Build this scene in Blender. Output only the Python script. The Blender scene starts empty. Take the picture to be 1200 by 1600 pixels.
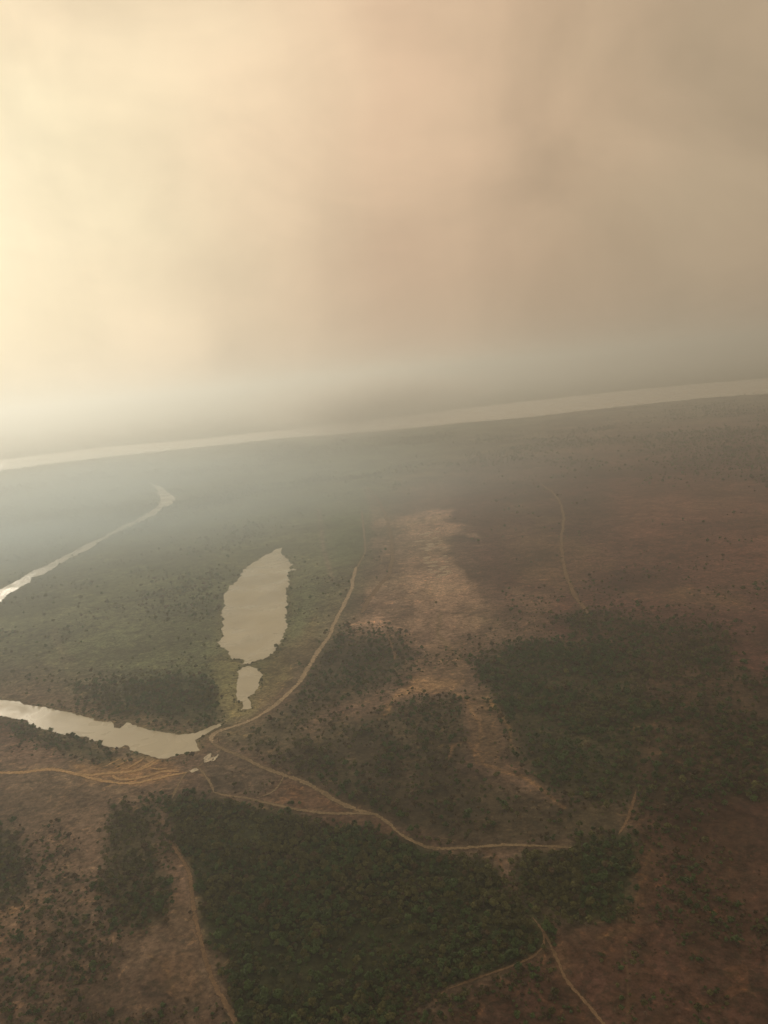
import bpy, bmesh, math, random
import numpy as np
from mathutils import Matrix, Vector

random.seed(7)
rng = np.random.default_rng(11)
scene = bpy.context.scene
COL = scene.collection

# ------------------------------------------------------------------ camera
ALT = 300.0                      # metres above the plain
F, CX, CY = 1200.0, 600.0, 800.0  # focal length and centre in photo pixels
PITCH, ROLL = math.radians(9.7), math.radians(-5.8)
ROT = (Matrix.Rotation(math.pi / 2 - PITCH, 3, 'X') @ Matrix.Rotation(ROLL, 3, 'Z'))
RN = np.array(ROT)
cam = bpy.data.cameras.new('camera')
cam.sensor_fit = 'VERTICAL'
cam.sensor_height = 36.0
cam.lens = 36.0 * F / 1600.0
cam.clip_start = 1.0
cam.clip_end = 200000.0
cam_ob = bpy.data.objects.new('camera', cam)
cam_ob.matrix_world = Matrix.Translation((0, 0, ALT)) @ ROT.to_4x4()
COL.objects.link(cam_ob)
scene.camera = cam_ob


def ray(u, v):
    d = RN @ np.array([(u - CX) / F, -(v - CY) / F, -1.0])
    return d / np.linalg.norm(d)


# ------------------------------------------------------------------ sun and sky
SUN_DIR = ray(-240, 360)
SUN_EL = math.asin(SUN_DIR[2])
SUN_AZ = math.atan2(SUN_DIR[0], SUN_DIR[1])       # from +Y towards +X
sun = bpy.data.lights.new('sun', 'SUN')
sun.energy = 1.5
sun.angle = math.radians(12)
sun.color = (1.0, 0.88, 0.70)
sun_ob = bpy.data.objects.new('sun', sun)
sun_ob.rotation_euler = Vector(SUN_DIR).to_track_quat('Z', 'Y').to_euler()
sun_ob.location = (0, 0, 600)
COL.objects.link(sun_ob)

world = bpy.data.worlds.new('World')
scene.world = world
world.use_nodes = True


class NT:
    """small helper for node trees"""
    def __init__(self, tree):
        self.t = tree
        tree.nodes.clear()

    def n(self, kind, **kw):
        nd = self.t.nodes.new(kind)
        for k, v in kw.items():
            setattr(nd, k, v)
        return nd

    def l(self, a, b):
        self.t.links.new(a, b)

    def val(self, sock, v):
        if hasattr(v, 'is_linked') or isinstance(v, bpy.types.NodeSocket):
            self.l(v, sock)
        else:
            sock.default_value = v

    def math(self, op, a, b=None, c=None, clamp=False):
        nd = self.n('ShaderNodeMath', operation=op)
        nd.use_clamp = clamp
        self.val(nd.inputs[0], a)
        if b is not None:
            self.val(nd.inputs[1], b)
        if c is not None:
            self.val(nd.inputs[2], c)
        return nd.outputs[0]

    def mix(self, fac, a, b, blend='MIX'):
        nd = self.n('ShaderNodeMix', data_type='RGBA', blend_type=blend)
        self.val(nd.inputs[0], fac)
        self.val(nd.inputs[6], a)
        self.val(nd.inputs[7], b)
        return nd.outputs[2]

    def noise(self, vec, scale, detail=4, rough=0.55, dist=0.0):
        nd = self.n('ShaderNodeTexNoise')
        nd.inputs['Scale'].default_value = scale
        nd.inputs['Detail'].default_value = detail
        nd.inputs['Roughness'].default_value = rough
        nd.inputs['Distortion'].default_value = dist
        if vec is not None:
            self.l(vec, nd.inputs['Vector'])
        return nd.outputs[0]

    def ramp(self, fac, stops, interp='LINEAR'):
        nd = self.n('ShaderNodeValToRGB')
        cr = nd.color_ramp
        cr.interpolation = interp
        while len(cr.elements) > 1:
            cr.elements.remove(cr.elements[-1])
        cr.elements[0].position = stops[0][0]
        cr.elements[0].color = tuple(stops[0][1]) + (1,)
        for p, c in stops[1:]:
            e = cr.elements.new(p)
            e.color = tuple(c) + (1,)
        self.l(fac, nd.inputs[0])
        return nd.outputs[0]

    def maprange(self, v, a, b, c, d, clamp=True):
        nd = self.n('ShaderNodeMapRange')
        nd.clamp = clamp
        self.val(nd.inputs[0], v)
        for i, x in enumerate((a, b, c, d)):
            nd.inputs[i + 1].default_value = x
        return nd.outputs[0]


w = NT(world.node_tree)
tc = w.n('ShaderNodeTexCoord')
dirv = tc.outputs['Generated']
dot = w.n('ShaderNodeVectorMath', operation='DOT_PRODUCT')
w.l(dirv, dot.inputs[0])
dot.inputs[1].default_value = tuple(SUN_DIR)
# the smoke pall: brightest round the veiled sun, browner away from it
warp = w.noise(dirv, 1.6, 3, 0.5)
wcol = w.n('ShaderNodeTexNoise')
wcol.inputs['Scale'].default_value = 1.3
wcol.inputs['Detail'].default_value = 2
w.l(dirv, wcol.inputs['Vector'])
sep = w.n('ShaderNodeSeparateXYZ')
w.l(dirv, sep.inputs[0])
c01 = w.math('MULTIPLY_ADD', dot.outputs['Value'], 0.5, 0.5)
c01 = w.math('MULTIPLY_ADD', w.math('SUBTRACT', warp, 0.5), 0.05, c01)
SKY_STOPS = [(0.0, (.24, .185, .123)), (.5, (.33, .255, .170)), (.80, (.41, .31, .205)),
             (.853, (.475, .345, .225)), (.92, (.60, .43, .285)), (.965, (.77, .61, .41)),
             (.99, (.84, .71, .48)), (1.0, (.87, .77, .54))]
smoke = w.ramp(c01, SKY_STOPS)
stretch = w.n('ShaderNodeMapping')
stretch.inputs['Scale'].default_value = (1.0, 1.0, 1.6)
w.l(dirv, stretch.inputs['Vector'])
billow = w.noise(stretch.outputs[0], 3.2, 5, 0.55, 0.3)
billow2 = w.noise(stretch.outputs[0], 1.3, 2, 0.5, 0.4)
gain = w.math('ADD', w.maprange(billow, .3, .7, -.11, .11), w.maprange(billow2, .3, .7, -.12, .12))
lift = w.maprange(sep.outputs[2], 0.0, 0.9, 0.92, 1.38)
wisp = w.noise(stretch.outputs[0], 2.6, 6, .55, .7)
gain = w.math('ADD', gain, w.maprange(wisp, .40, .60, -.06, .07))
curt = w.n('ShaderNodeMapping')
curt.inputs['Scale'].default_value = (1.0, 1.0, .22)
w.l(dirv, curt.inputs['Vector'])
column = w.noise(curt.outputs[0], 5.5, 4, .5, .9)
gain = w.math('ADD', gain, w.maprange(column, .36, .64, -.05, .04))
gain = w.math('ADD', gain, lift)
smoke = w.mix(1.0, smoke, w.math('MULTIPLY', gain, 1.0), 'MULTIPLY')
tint = w.mix(w.maprange(w.noise(stretch.outputs[0], 2.1, 3), .35, .65, 0, 1), (1.025, .985, .975, 1), (1.0, 1.0, .985, 1))
smoke = w.mix(1.0, smoke, tint, 'MULTIPLY')
skyt = w.n('ShaderNodeTexSky', sky_type='NISHITA')
skyt.sun_disc = False
skyt.sun_elevation = SUN_EL
skyt.sun_rotation = SUN_AZ
skyt.dust_density = 8.0
skyt.altitude = 300
bg_sky = w.n('ShaderNodeBackground')
w.l(skyt.outputs[0], bg_sky.inputs[0])
bg_sky.inputs[1].default_value = 0.06
bg_smoke = w.n('ShaderNodeBackground')
w.l(smoke, bg_smoke.inputs[0])
bg_smoke.inputs[1].default_value = 1.0
mixs = w.n('ShaderNodeMixShader')
mixs.inputs[0].default_value = 0.97
w.l(bg_sky.outputs[0], mixs.inputs[1])
w.l(bg_smoke.outputs[0], mixs.inputs[2])
wo = w.n('ShaderNodeOutputWorld')
w.l(mixs.outputs[0], wo.inputs[0])

scene.view_settings.view_transform = 'Standard'
scene.view_settings.look = 'None'
scene.view_settings.exposure = 0.0
scene.view_settings.gamma = 1.0
scene.view_settings.use_curve_mapping = False
scene.cycles.use_denoising = True
scene.cycles.volume_bounces = 1
scene.cycles.max_bounces = 6
scene.cycles.diffuse_bounces = 2
scene.cycles.glossy_bounces = 2
scene.cycles.transparent_max_bounces = 8

HAZE_DENSITY = 0.00026
HAZE_COLOR = (0.835, 0.89, 0.905, 1)
HAZE_G = 0.57

# ------------------------------------------------------------------ map helpers
def ground_pt(u, v):
    """the point of the plain that the photograph shows at pixel (u, v)"""
    d = RN @ np.array([(u - CX) / F, -(v - CY) / F, -1.0])
    t = ALT / -d[2]
    return d[0] * t, d[1] * t


def to_px(x, y):
    """map coordinates: where a point of the plain stands on the survey sheet"""
    x = np.asarray(x, float)
    y = np.asarray(y, float)
    P = np.stack([x, y, np.full_like(x, -ALT)], -1) @ RN
    zc = -P[..., 2]
    ok = zc > 20
    zc = np.where(ok, zc, 1.0)
    u = np.where(ok, CX + F * P[..., 0] / zc, -9999.0)
    v = np.where(ok, CY - F * P[..., 1] / zc, 9999.0)
    return u, v


_tab = rng.random(65536)


def vnoise(x, y, s, seed=0):
    x = np.asarray(x) / s + seed * 17.31
    y = np.asarray(y) / s + seed * 9.77
    xi = np.floor(x).astype(np.int64)
    yi = np.floor(y).astype(np.int64)
    fx, fy = x - xi, y - yi
    fx, fy = fx * fx * (3 - 2 * fx), fy * fy * (3 - 2 * fy)

    def h(a, b):
        return _tab[(a * 7919 + b * 104729 + seed * 1299709) & 65535]
    return ((h(xi, yi) * (1 - fx) + h(xi + 1, yi) * fx) * (1 - fy) +
            (h(xi, yi + 1) * (1 - fx) + h(xi + 1, yi + 1) * fx) * fy)


def fbm(x, y, s, oct=4, seed=0):
    t, a, tot = 0, 1.0, 0
    for i in range(oct):
        t = t + a * vnoise(x, y, s / 2 ** i, seed + i)
        tot += a
        a *= .55
    return t / tot


def sdist(u, v, poly, closed=True):
    """distance to a polygon outline (negative inside) or to a polyline"""
    p = np.asarray(poly, float)
    q = np.roll(p, -1, 0) if closed else p[1:]
    p = p if closed else p[:-1]
    best = np.full(u.shape, 1e12)
    ins = np.zeros(u.shape, bool)
    for (x0, y0), (x1, y1) in zip(p, q):
        dx, dy = x1 - x0, y1 - y0
        t = np.clip(((u - x0) * dx + (v - y0) * dy) / max(dx * dx + dy * dy, 1e-9), 0, 1)
        best = np.minimum(best, (u - x0 - t * dx) ** 2 + (v - y0 - t * dy) ** 2)
        if closed:
            c = ((y0 > v) != (y1 > v)) & (u < dx * (v - y0) / (dy if dy else 1e-9) + x0)
            ins ^= c
    d = np.sqrt(best)
    return np.where(ins, -d, d) if closed else d


def mask(u, v, poly, soft, closed=True, width=0.0):
    """soft coverage 0..1 of an area (or of a line of given width)"""
    p = np.asarray(poly, float)
    pad = soft + width + 2
    lo, hi = p.min(0) - pad, p.max(0) + pad
    m = np.zeros(u.shape)
    idx = np.nonzero((u > lo[0]) & (u < hi[0]) & (v > lo[1]) & (v < hi[1]))[0]
    if len(idx):
        d = sdist(u[idx], v[idx], poly, closed) - width
        m[idx] = np.clip(.5 - d / (2 * soft), 0, 1)
    return m


def zoomed(pts, ox, oy, s):
    return [(ox + a / s, oy + b / s) for a, b in pts]


# ------------------------------------------------------------------ survey: water
RIVER = [(-500, 779), (-300, 752), (0, 719), (150, 700), (300, 687), (450, 671), (600, 654), (760, 634), (850, 624), (1000, 608),
         (1100, 599), (1200, 591), (1500, 566), (1800, 541), (1800, 566), (1500, 592), (1200, 615), (1100, 622), (1000, 632), (900, 643),
         (825, 652), (700, 663), (600, 673), (450, 684), (300, 700), (150, 716), (0, 735), (-300, 769), (-500, 797)]
CHANNEL = zoomed([(-300, 880), (-120, 790), (0, 725), (100, 672), (200, 610), (300, 570), (390, 520), (450, 492), (540, 440), (600, 415), (640, 402),
                  (680, 375), (760, 330), (860, 285), (920, 245), (990, 205), (1000, 180), (1000, 140), (968, 120), (992, 112), (938, 62),
                  (1010, 85), (1050, 120), (1090, 145), (1097, 165), (1070, 200), (1020, 210), (1005, 230), (960, 260), (890, 300),
                  (860, 310), (780, 345), (700, 383), (660, 408), (620, 425), (580, 460), (530, 485), (480, 510), (440, 528), (380, 560),
                  (330, 595), (270, 630), (200, 650), (180, 680), (120, 715), (60, 750), (0, 800), (-120, 890), (-300, 990)], 0, 740, 4)
POND = zoomed([(690, 185), (720, 240), (775, 310), (760, 345), (825, 348), (765, 360), (745, 380), (765, 420), (750, 480), (725, 510),
               (740, 560), (745, 620), (740, 690), (735, 740), (735, 800), (715, 850), (710, 880), (680, 940), (650, 980), (620, 1010),
               (560, 1045), (500, 1060), (470, 1075), (440, 1088), (390, 1088), (410, 1070), (400, 1050), (310, 1050), (270, 970),
               (215, 955), (200, 915), (240, 870), (235, 800), (245, 770), (235, 720), (240, 670), (255, 630), (250, 580), (260, 530),
               (290, 490), (340, 450), (380, 385), (440, 320), (500, 280), (560, 245), (620, 210), (650, 188)], 300, 820, 5)
SMALL_POND = zoomed([(440, 1102), (510, 1120), (550, 1170), (530, 1210), (520, 1270), (490, 1310), (440, 1350), (460, 1400), (470, 1430),
                     (380, 1450), (410, 1420), (390, 1380), (350, 1370), (350, 1310), (345, 1220), (365, 1170), (350, 1150), (400, 1112)],
                    300, 820, 5)
LAGOON = (zoomed([(-500, -30), (0, 48), (110, 58), (135, 75), (250, 88), (330, 110), (380, 115), (430, 130), (510, 150), (530, 165), (620, 170),
                  (626, 200), (655, 203), (688, 184), (700, 172), (760, 195), (830, 215), (950, 232)], 0, 1080, 3.53) +
          zoomed([(360, 405), (480, 397), (560, 365), (620, 335), (690, 325), (640, 355), (600, 380), (540, 410), (490, 445), (500, 490),
                  (520, 520), (440, 535), (350, 555), (280, 575), (220, 580), (170, 560)], 200, 1060, 4.615) +
          zoomed([(790, 345), (720, 325), (715, 300), (690, 298), (650, 315), (560, 300), (565, 270), (500, 275), (490, 255),
                  (440, 250), (380, 240), (330, 238), (280, 220), (210, 205), (150, 180), (155, 160), (100, 155), (0, 135), (-500, 70)],
                 0, 1080, 3.53))
WATERS = [RIVER, CHANNEL, POND, SMALL_POND, LAGOON]

# ------------------------------------------------------------------ survey: woodland  (outline, trees per m2, size, kinds)
W_CENTRE = [(330, 1250), (380, 1260), (440, 1271), (500, 1290), (512, 1308), (560, 1308), (620, 1318), (680, 1337), (740, 1337), (768, 1355),
            (786, 1400), (838, 1442), (846, 1470), (838, 1490), (800, 1506), (740, 1532), (690, 1552), (640, 1588), (600, 1660), (380, 1680),
            (366, 1580), (338, 1505), (322, 1440), (310, 1380), (292, 1330), (272, 1262)]
W_LEFT = [(172, 1264), (258, 1254), (258, 1310), (266, 1380), (262, 1438), (235, 1456), (190, 1446), (160, 1400), (160, 1330)]
W_CORNER = [(802, 1338), (870, 1334), (910, 1320), (965, 1312), (1000, 1320), (1005, 1350), (990, 1400), (985, 1430), (930, 1440), (860, 1440),
            (840, 1435), (800, 1402), (797, 1370)]
W_RIGHT = [(740, 1045), (790, 1012), (850, 1005), (900, 1010), (955, 1008), (996, 1040), (1000, 1120), (995, 1200), (990, 1255), (940, 1262),
           (885, 1250), (835, 1222), (808, 1190), (800, 1150), (765, 1090)]
W_FAR_RIGHT = [(860, 965), (950, 955), (1050, 975), (1130, 1000), (1140, 1040), (1210, 1060), (1330, 1080), (1330, 1250), (1200, 1250), (1000, 1262),
               (1003, 1050), (960, 1003), (900, 1002)]
W_ROAD = [(350, 1152), (385, 1140), (430, 1118), (470, 1080), (520, 1000), (545, 985), (640, 1000), (650, 1050), (600, 1085), (520, 1110),
          (480, 1150), (520, 1195), (600, 1245), (640, 1290), (600, 1275), (545, 1258), (480, 1222), (400, 1182)]
W_MID = [(520, 1130), (600, 1120), (700, 1090), (720, 1160), (700, 1215), (800, 1240), (880, 1262), (980, 1270), (960, 1310), (890, 1320),
         (700, 1322), (640, 1300), (560, 1240), (490, 1170)]
W_ISLAND = [(110, 1072), (200, 1062), (310, 1055), (332, 1090), (338, 1128), (300, 1136), (200, 1118), (130, 1096)]
W_SHORE = [(20, 1128), (60, 1142), (130, 1158), (160, 1168), (200, 1182), (160, 1194), (90, 1180), (30, 1150)]
W_EDGE = [(-80, 1290), (20, 1305), (45, 1340), (40, 1410), (0, 1428), (-80, 1430)]
W_NORTH = [(-200, 770), (150, 780), (500, 740), (590, 755), (500, 800), (430, 850), (350, 900), (335, 1000), (220, 1040), (120, 1040), (60, 1080), (-200, 1080)]
W_BANK = [(-300, 775), (0, 738), (450, 688), (830, 655), (1200, 620), (1500, 596), (1500, 720), (1210, 770), (1110, 740), (950, 770), (800, 790), (590, 765), (400, 760), (-300, 860)]

WOODS = [  # name, outline, trees per m2, size, mix (dark, olive, brown, bare), label
    ('woodland', W_CENTRE, 1 / 5.5, .74, (.62, .32, .04, .02), 'dense dark green woodland below the fork of the sandy road'),
    ('woodland', W_LEFT, 1 / 10, .72, (.55, .30, .12, .03), 'narrow dark wood left of the footpath, below the orange track'),
    ('woodland', W_CORNER, 1 / 6, .74, (.60, .28, .10, .02), 'compact dark wood where the sandy road ends at right'),
    ('woodland', W_RIGHT, 1 / 9.5, .82, (.70, .20, .08, .02), 'large dark green wood right of the tan clearing'),
    ('woodland', W_FAR_RIGHT, 1 / 19, .82, (.40, .36, .19, .05), 'thin olive brown woodland reaching the right edge'),
    ('woodland', W_ROAD, 1 / 24, .78, (.50, .30, .15, .05), 'open wood along the outer side of the curving sandy road'),
    ('woodland', W_MID, 1 / 26, .74, (.35, .30, .28, .07), 'thin brown scrub wood between the road and the tan clearing'),
    ('woodland', W_ISLAND, 1 / 14, .85, (.60, .30, .08, .02), 'dark wood between the lagoon and the large pond'),
    ('woodland', W_SHORE, 1 / 16, .75, (.55, .30, .12, .03), 'bushy strip along the near shore of the lagoon'),
    ('woodland', W_EDGE, 1 / 13, .72, (.55, .30, .12, .03), 'small dark thicket at the left edge of the picture'),
    ('woodland', W_NORTH, 1 / 75, .95, (.25, .60, .13, .02), 'hazy grey green woodland around the narrow channel'),
    ('woodland', W_BANK, 1 / 260, 1.3, (.30, .58, .10, .02), 'far hazy woodland along the near bank of the wide river'),
]

# ------------------------------------------------------------------ survey: soil and ground cover (outline, albedo, softness px, strength)
GREY_GREEN = (.098, .112, .066)
SOILS = [
    ([(-3000, 1060), (60, 1060), (350, 1130), (500, 1000), (640, 740), (900, 640), (3000, 500), (3000, 3000), (-3000, 3000)], (.128, .092, .070), 40, 1),   # savanna
    ([(640, 790), (760, 740), (960, 700), (1300, 640), (2600, 560), (2600, 3000), (640, 3000), (760, 1560), (1000, 1420), (1010, 1260), (860, 1000), (780, 940)], (.080, .042, .036), 35, 1),  # burnt
    ([(950, 760), (1080, 740), (1260, 770), (1260, 900), (1050, 880), (960, 840)], (.115, .055, .043), 30, .8),
    ([(1000, 1270), (1260, 1240), (1260, 1700), (640, 1700), (700, 1580), (850, 1500), (880, 1450), (990, 1430)], (.044, .025, .016), 25, .95),
    ([(480, 1170), (560, 1115), (700, 1085), (720, 1150), (700, 1210), (760, 1260), (700, 1310), (620, 1290)], (.062, .042, .032), 18, .8),
    ([(540, 1010), (640, 1010), (655, 1040), (640, 1080), (560, 1090), (520, 1060)], (.075, .062, .052), 14, .8),
    ([(655, 800), (690, 812), (722, 850), (765, 900), (785, 940), (770, 985), (700, 1003), (620, 985), (540, 985), (560, 950), (600, 915), (613, 890), (606, 850), (640, 830)], (.34, .235, .18), 14, .95),  # bare
    ([(572, 760), (600, 780), (615, 820), (612, 900), (598, 850), (588, 800)], (.21, .15, .115), 6, .7),
    ([(790, 930), (850, 900), (930, 960), (870, 1000), (800, 1000)], (.15, .10, .07), 14, .6),
    ([(820, 790), (880, 780), (930, 880), (900, 930), (850, 900), (800, 900)], (.105, .068, .042), 14, .6),
    ([(508, 800), (560, 800), (572, 850), (560, 880), (520, 880), (508, 850)], (.085, .118, .058), 10, .9),      # green meadow
    ([(130, 880), (340, 860), (330, 1000), (230, 1045), (140, 1040), (105, 980)], (.095, .112, .060), 25, .8),
    ([(200, 1050), (330, 1035), (335, 1060), (215, 1066)], (.12, .145, .075), 5, .8),
    ([(330, 1030), (365, 1022), (450, 1030), (462, 1060), (430, 1095), (400, 1118), (350, 1125), (335, 1090)], (.20, .185, .09), 8, .9),  # pond margin
    ([(345, 870), (450, 850), (470, 1000), (420, 1040), (330, 1010)], (.105, .120, .066), 10, .8),
    ([(400, 1050), (470, 1000), (500, 960), (500, 1010), (440, 1095), (405, 1110)], (.16, .115, .07), 8, .6),
    ([(450, 1215), (500, 1240), (560, 1270), (590, 1278), (520, 1276), (440, 1262), (400, 1250), (430, 1240)], (.125, .072, .044), 6, .9),  # soil wedge
    ([(500, 1283), (590, 1282), (620, 1300), (655, 1322), (600, 1318), (550, 1308), (515, 1308)], (.115, .068, .042), 6, .9),
    ([(335, 1165), (440, 1212), (435, 1236), (400, 1250), (335, 1243), (316, 1205)], (.098, .078, .058), 6, .9),
    ([(312, 1148), (335, 1152), (340, 1168), (320, 1180), (308, 1168)], (.125, .085, .06), 4, .9),
    ([(-100, 1140), (60, 1150), (110, 1180), (90, 1202), (-100, 1206)], (.15, .092, .075), 10, .9),
    ([(-100, 1225), (130, 1225), (250, 1240), (180, 1300), (150, 1420), (60, 1440), (-100, 1300)], (.100, .068, .054), 20, .8),
    ([(-60, 1435), (40, 1425), (70, 1470), (40, 1520), (-60, 1520)], (.15, .092, .062), 12, .8),
    ([(240, 1500), (290, 1490), (310, 1560), (270, 1575), (230, 1545)], (.14, .085, .05), 9, .8),
    ([(255, 1320), (300, 1350), (308, 1440), (330, 1520), (300, 1500), (262, 1440)], (.098, .064, .046), 7, .8),
    ([(-60, 1540), (200, 1500), (380, 1600), (380, 1750), (-60, 1750)], (.066, .042, .032), 25, .8),
    ([(110, 1198), (180, 1192), (235, 1180), (260, 1190), (285, 1205), (230, 1232), (150, 1228)], (.30, .175, .085), 7, .9),   # eroded orange ground
    ([(160, 1235), (280, 1225), (265, 1258), (180, 1262)], (.15, .112, .078), 8, .7),
    ([(-200, 1095), (120, 1096), (210, 1118), (310, 1140), (290, 1145), (180, 1124), (40, 1098), (-200, 1075)], (.13, .098, .07), 5, .8),   # lagoon bank
    ([(90, 980), (112, 1020), (125, 1045), (110, 1045), (85, 1000)], (.17, .14, .10), 6, .6),
    (zoomed([(330, 205), (480, 212), (600, 225), (540, 262), (450, 285), (330, 300), (240, 345), (180, 430), (100, 450), (170, 370), (250, 310), (310, 260)], 560, 1000, 3.53), (.30, .20, .115), 5, .95),
    ([(690, 1000), (730, 1000), (730, 1060), (650, 1060), (665, 1030)], (.19, .135, .09), 9, .8),
    ([(735, 1080), (775, 1090), (795, 1150), (800, 1185), (790, 1200), (765, 1195), (740, 1160), (735, 1110)], (.13, .092, .055), 8, .7),
    ([(970, 925), (1060, 915), (1170, 935), (1175, 955), (1060, 945)], (.105, .068, .042), 8, .7),
    ([(1000, 1320), (1040, 1300), (1050, 1360), (1010, 1430), (970, 1480), (960, 1460), (995, 1400)], (.082, .048, .030), 10, .7),
    ([(845, 1465), (885, 1480), (890, 1530), (850, 1530), (820, 1515)], (.095, .058, .036), 8, .7),
]
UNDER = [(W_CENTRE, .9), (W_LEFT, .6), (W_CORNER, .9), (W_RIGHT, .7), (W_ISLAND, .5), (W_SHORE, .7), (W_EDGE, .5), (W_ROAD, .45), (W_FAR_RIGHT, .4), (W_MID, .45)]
LINES = [  # worn lines in the soil: polyline, width px, albedo, strength
    (zoomed([(540, 300), (600, 340), (630, 400), (680, 470), (690, 540), (655, 620), (700, 700), (800, 740), (900, 760), (1000, 830), (1080, 900), (1150, 940)], 560, 1000, 3.53), 4, (.22, .145, .085), .85),
    (zoomed([(720, 340), (790, 420), (840, 500), (850, 600), (880, 640)], 560, 1000, 3.53), 4, (.20, .14, .075), .8),
    (zoomed([(510, 670), (520, 600), (600, 560), (640, 620), (660, 700)], 560, 1000, 3.53), 3, (.20, .13, .075), .8),
    ([(690, 960), (685, 990), (700, 1010), (720, 1030)], 4, (.20, .15, .095), .7),
    ([(500, 800), (507, 860), (520, 910)], 4, (.16, .13, .10), .6),
    ([(985, 1010), (990, 1080), (992, 1160)], 2.5, (.10, .066, .04), .7),
    ([(100, 1050), (160, 1053), (230, 1052), (330, 1034)], 2, (.07, .08, .05), .8),
    ([(760, 1330), (785, 1352), (792, 1400)], 3, (.13, .085, .05), .8),
    ([(940, 970), (1080, 985), (1200, 1010)], 3, (.085, .058, .036), .5),
    ([(1020, 1320), (1010, 1360), (990, 1420)], 3, (.11, .07, .04), .6),
    ([(232, 1500), (256, 1520), (270, 1556)], 3, (.15, .10, .06), .7),
    ([(150, 1500), (164, 1560), (172, 1620)], 2.5, (.14, .10, .07), .7),
    ([(30, 1320), (55, 1400), (70, 1470), (120, 1520)], 2.5, (.14, .10, .08), .6),
    ([(975, 1470), (981, 1540), (979, 1610)], 2.0, (.085, .055, .035), .8),
    ([(935, 1468), (990, 1458)], 3.5, (.10, .065, .04), .8),
    ([(1130, 1380), (1060, 1420), (1000, 1450)], 2.5, (.075, .05, .034), .6),
    ([(620, 1180), (650, 1230), (640, 1280)], 3, (.09, .062, .048), .6),
    ([(470, 1140), (520, 1115), (560, 1105)], 3, (.14, .10, .08), .7),
    ([(98, 1310), (104, 1350), (112, 1385), (120, 1440), (150, 1500), (158, 1560)], 2.5, (.15, .11, .08), .6),
]


def wood_warp(x, y, u, v):
    """ragged woodland edges"""
    k = np.clip(np.hypot(x, y) / 500, 1, 5)
    return (u + (fbm(x / k, y / k, 34, 4, 90) - .5) * 62, v + (fbm(x / k, y / k, 34, 4, 95) - .5) * 36)


def soil_albedo(x, y):
    """albedo of the ground, from the survey with frayed edges"""
    u, v = to_px(x, y)
    r = np.hypot(x, y)
    k = np.clip(r / 700, .5, 8)                       # coarser fraying far away
    j1 = fbm(x / k, y / k, 40, 4, 3) - .5
    j2 = fbm(x / k, y / k, 40, 4, 23) - .5
    vv = v + j2 * 26
    uu = u + j1 * 50
    torn = fbm(x, y * .6, 75, 6, 230)
    mot = np.clip(.25 + 1.35 * (fbm(x / k, y / k, 26, 4, 210) - .15), .35, 1)
    c = np.empty(x.shape + (3,))
    c[:] = GREY_GREEN
    for poly, col, soft, stg in SOILS:
        m = mask(uu, vv, poly, soft)
        if soft == 14:                                # scars of bare earth have torn rims
            m = mask(uu, vv, poly, 38)
            m = np.clip((m - .5) * 2.0 + .42 + (torn - .5) * 5.0, 0, 1) * np.clip(m * 8, 0, 1)
        m = m * stg * (1 if soft >= 30 else np.maximum(mot, .75) if soft < 6 else mot)
        c += (np.array(col) - c) * m[:, None]
    c *= 1.5
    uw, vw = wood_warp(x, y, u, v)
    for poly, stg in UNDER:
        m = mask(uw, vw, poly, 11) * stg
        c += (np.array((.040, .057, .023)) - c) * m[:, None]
    u2, v2 = u + j1 * 12, v + j2 * 8
    for line, wd, col, stg in LINES:
        m = mask(u2, v2, line, wd * .6, False, wd * .65) * min(1, stg * 1.2)
        c += (np.array(col) * 1.45 - c) * m[:, None]
    wd = water_sd(x, y)
    rim = np.clip(1 - wd / (5 + r / 130), 0, 1) * (r < 2500) * np.clip(fbm(x, y, 30, 3, 77) * 2.2 - .4, 0, 1)
    c += (np.array((.19, .175, .095)) - c) * (rim * .75)[:, None]
    # worn patches and darker cover, each with a shape of its own
    p = fbm(x, y, 90, 5, 40)
    c *= (0.72 + .56 * np.clip((p - .3) / .4, 0, 1))[:, None]
    g = np.clip((fbm(x, y, 160, 4, 51) - .45) * 4, 0, 1)[:, None] * .35
    c += (c * np.array([.86, 1.04, .85]) - c) * g
    return c


def water_sd(x, y):
    """signed distance in metres (approximate) to the nearest water"""
    best = np.full(x.shape, 1e9)
    for W in WATER_XY:
        lo, hi = W.min(0) - 130, W.max(0) + 130
        idx = np.nonzero((x > lo[0]) & (x < hi[0]) & (y > lo[1]) & (y < hi[1]))[0]
        if len(idx):
            best[idx] = np.minimum(best[idx], sdist(x[idx], y[idx], W))
    return best


def rough_outline(poly, step_px, amp_px, seed):
    """survey outline -> metres, edge broken up by reeds and mud"""
    out = []
    rg = np.random.default_rng(seed)
    n = len(poly)
    for i in range(n):
        a, b = np.array(poly[i]), np.array(poly[(i + 1) % n])
        L = np.hypot(*(b - a))
        m = max(1, int(L / step_px))
        for k in range(m):
            p = a + (b - a) * k / m
            if 0 < L < 400:
                p = p + rg.normal(0, 1, 2) * amp_px * np.array([1.0, .45])
            out.append(ground_pt(*p))
    return np.array(out)


WATER_XY = [rough_outline(RIVER, 9, .35, 1), rough_outline(CHANNEL, 2.2, .9, 2), rough_outline(POND, 2.2, 1.5, 3),
            rough_outline(SMALL_POND, 2.4, 1.1, 4), rough_outline(LAGOON, 3.0, 1.0, 5)]
WATER_Z = [0.0] * 5


def relief(x, y):
    return 3.2 * (fbm(x, y, 420, 3, 60) - .5) + 1.0 * (fbm(x, y, 90, 2, 70) - .5)


def terrain(x, y):
    x = np.asarray(x, float)
    y = np.asarray(y, float)
    d = water_sd(x, y)
    t = np.clip((d - 4) / 60, 0, 1)
    t = t * t * (3 - 2 * t)
    return -0.35 + t * (2.4 + relief(x, y))


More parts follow.
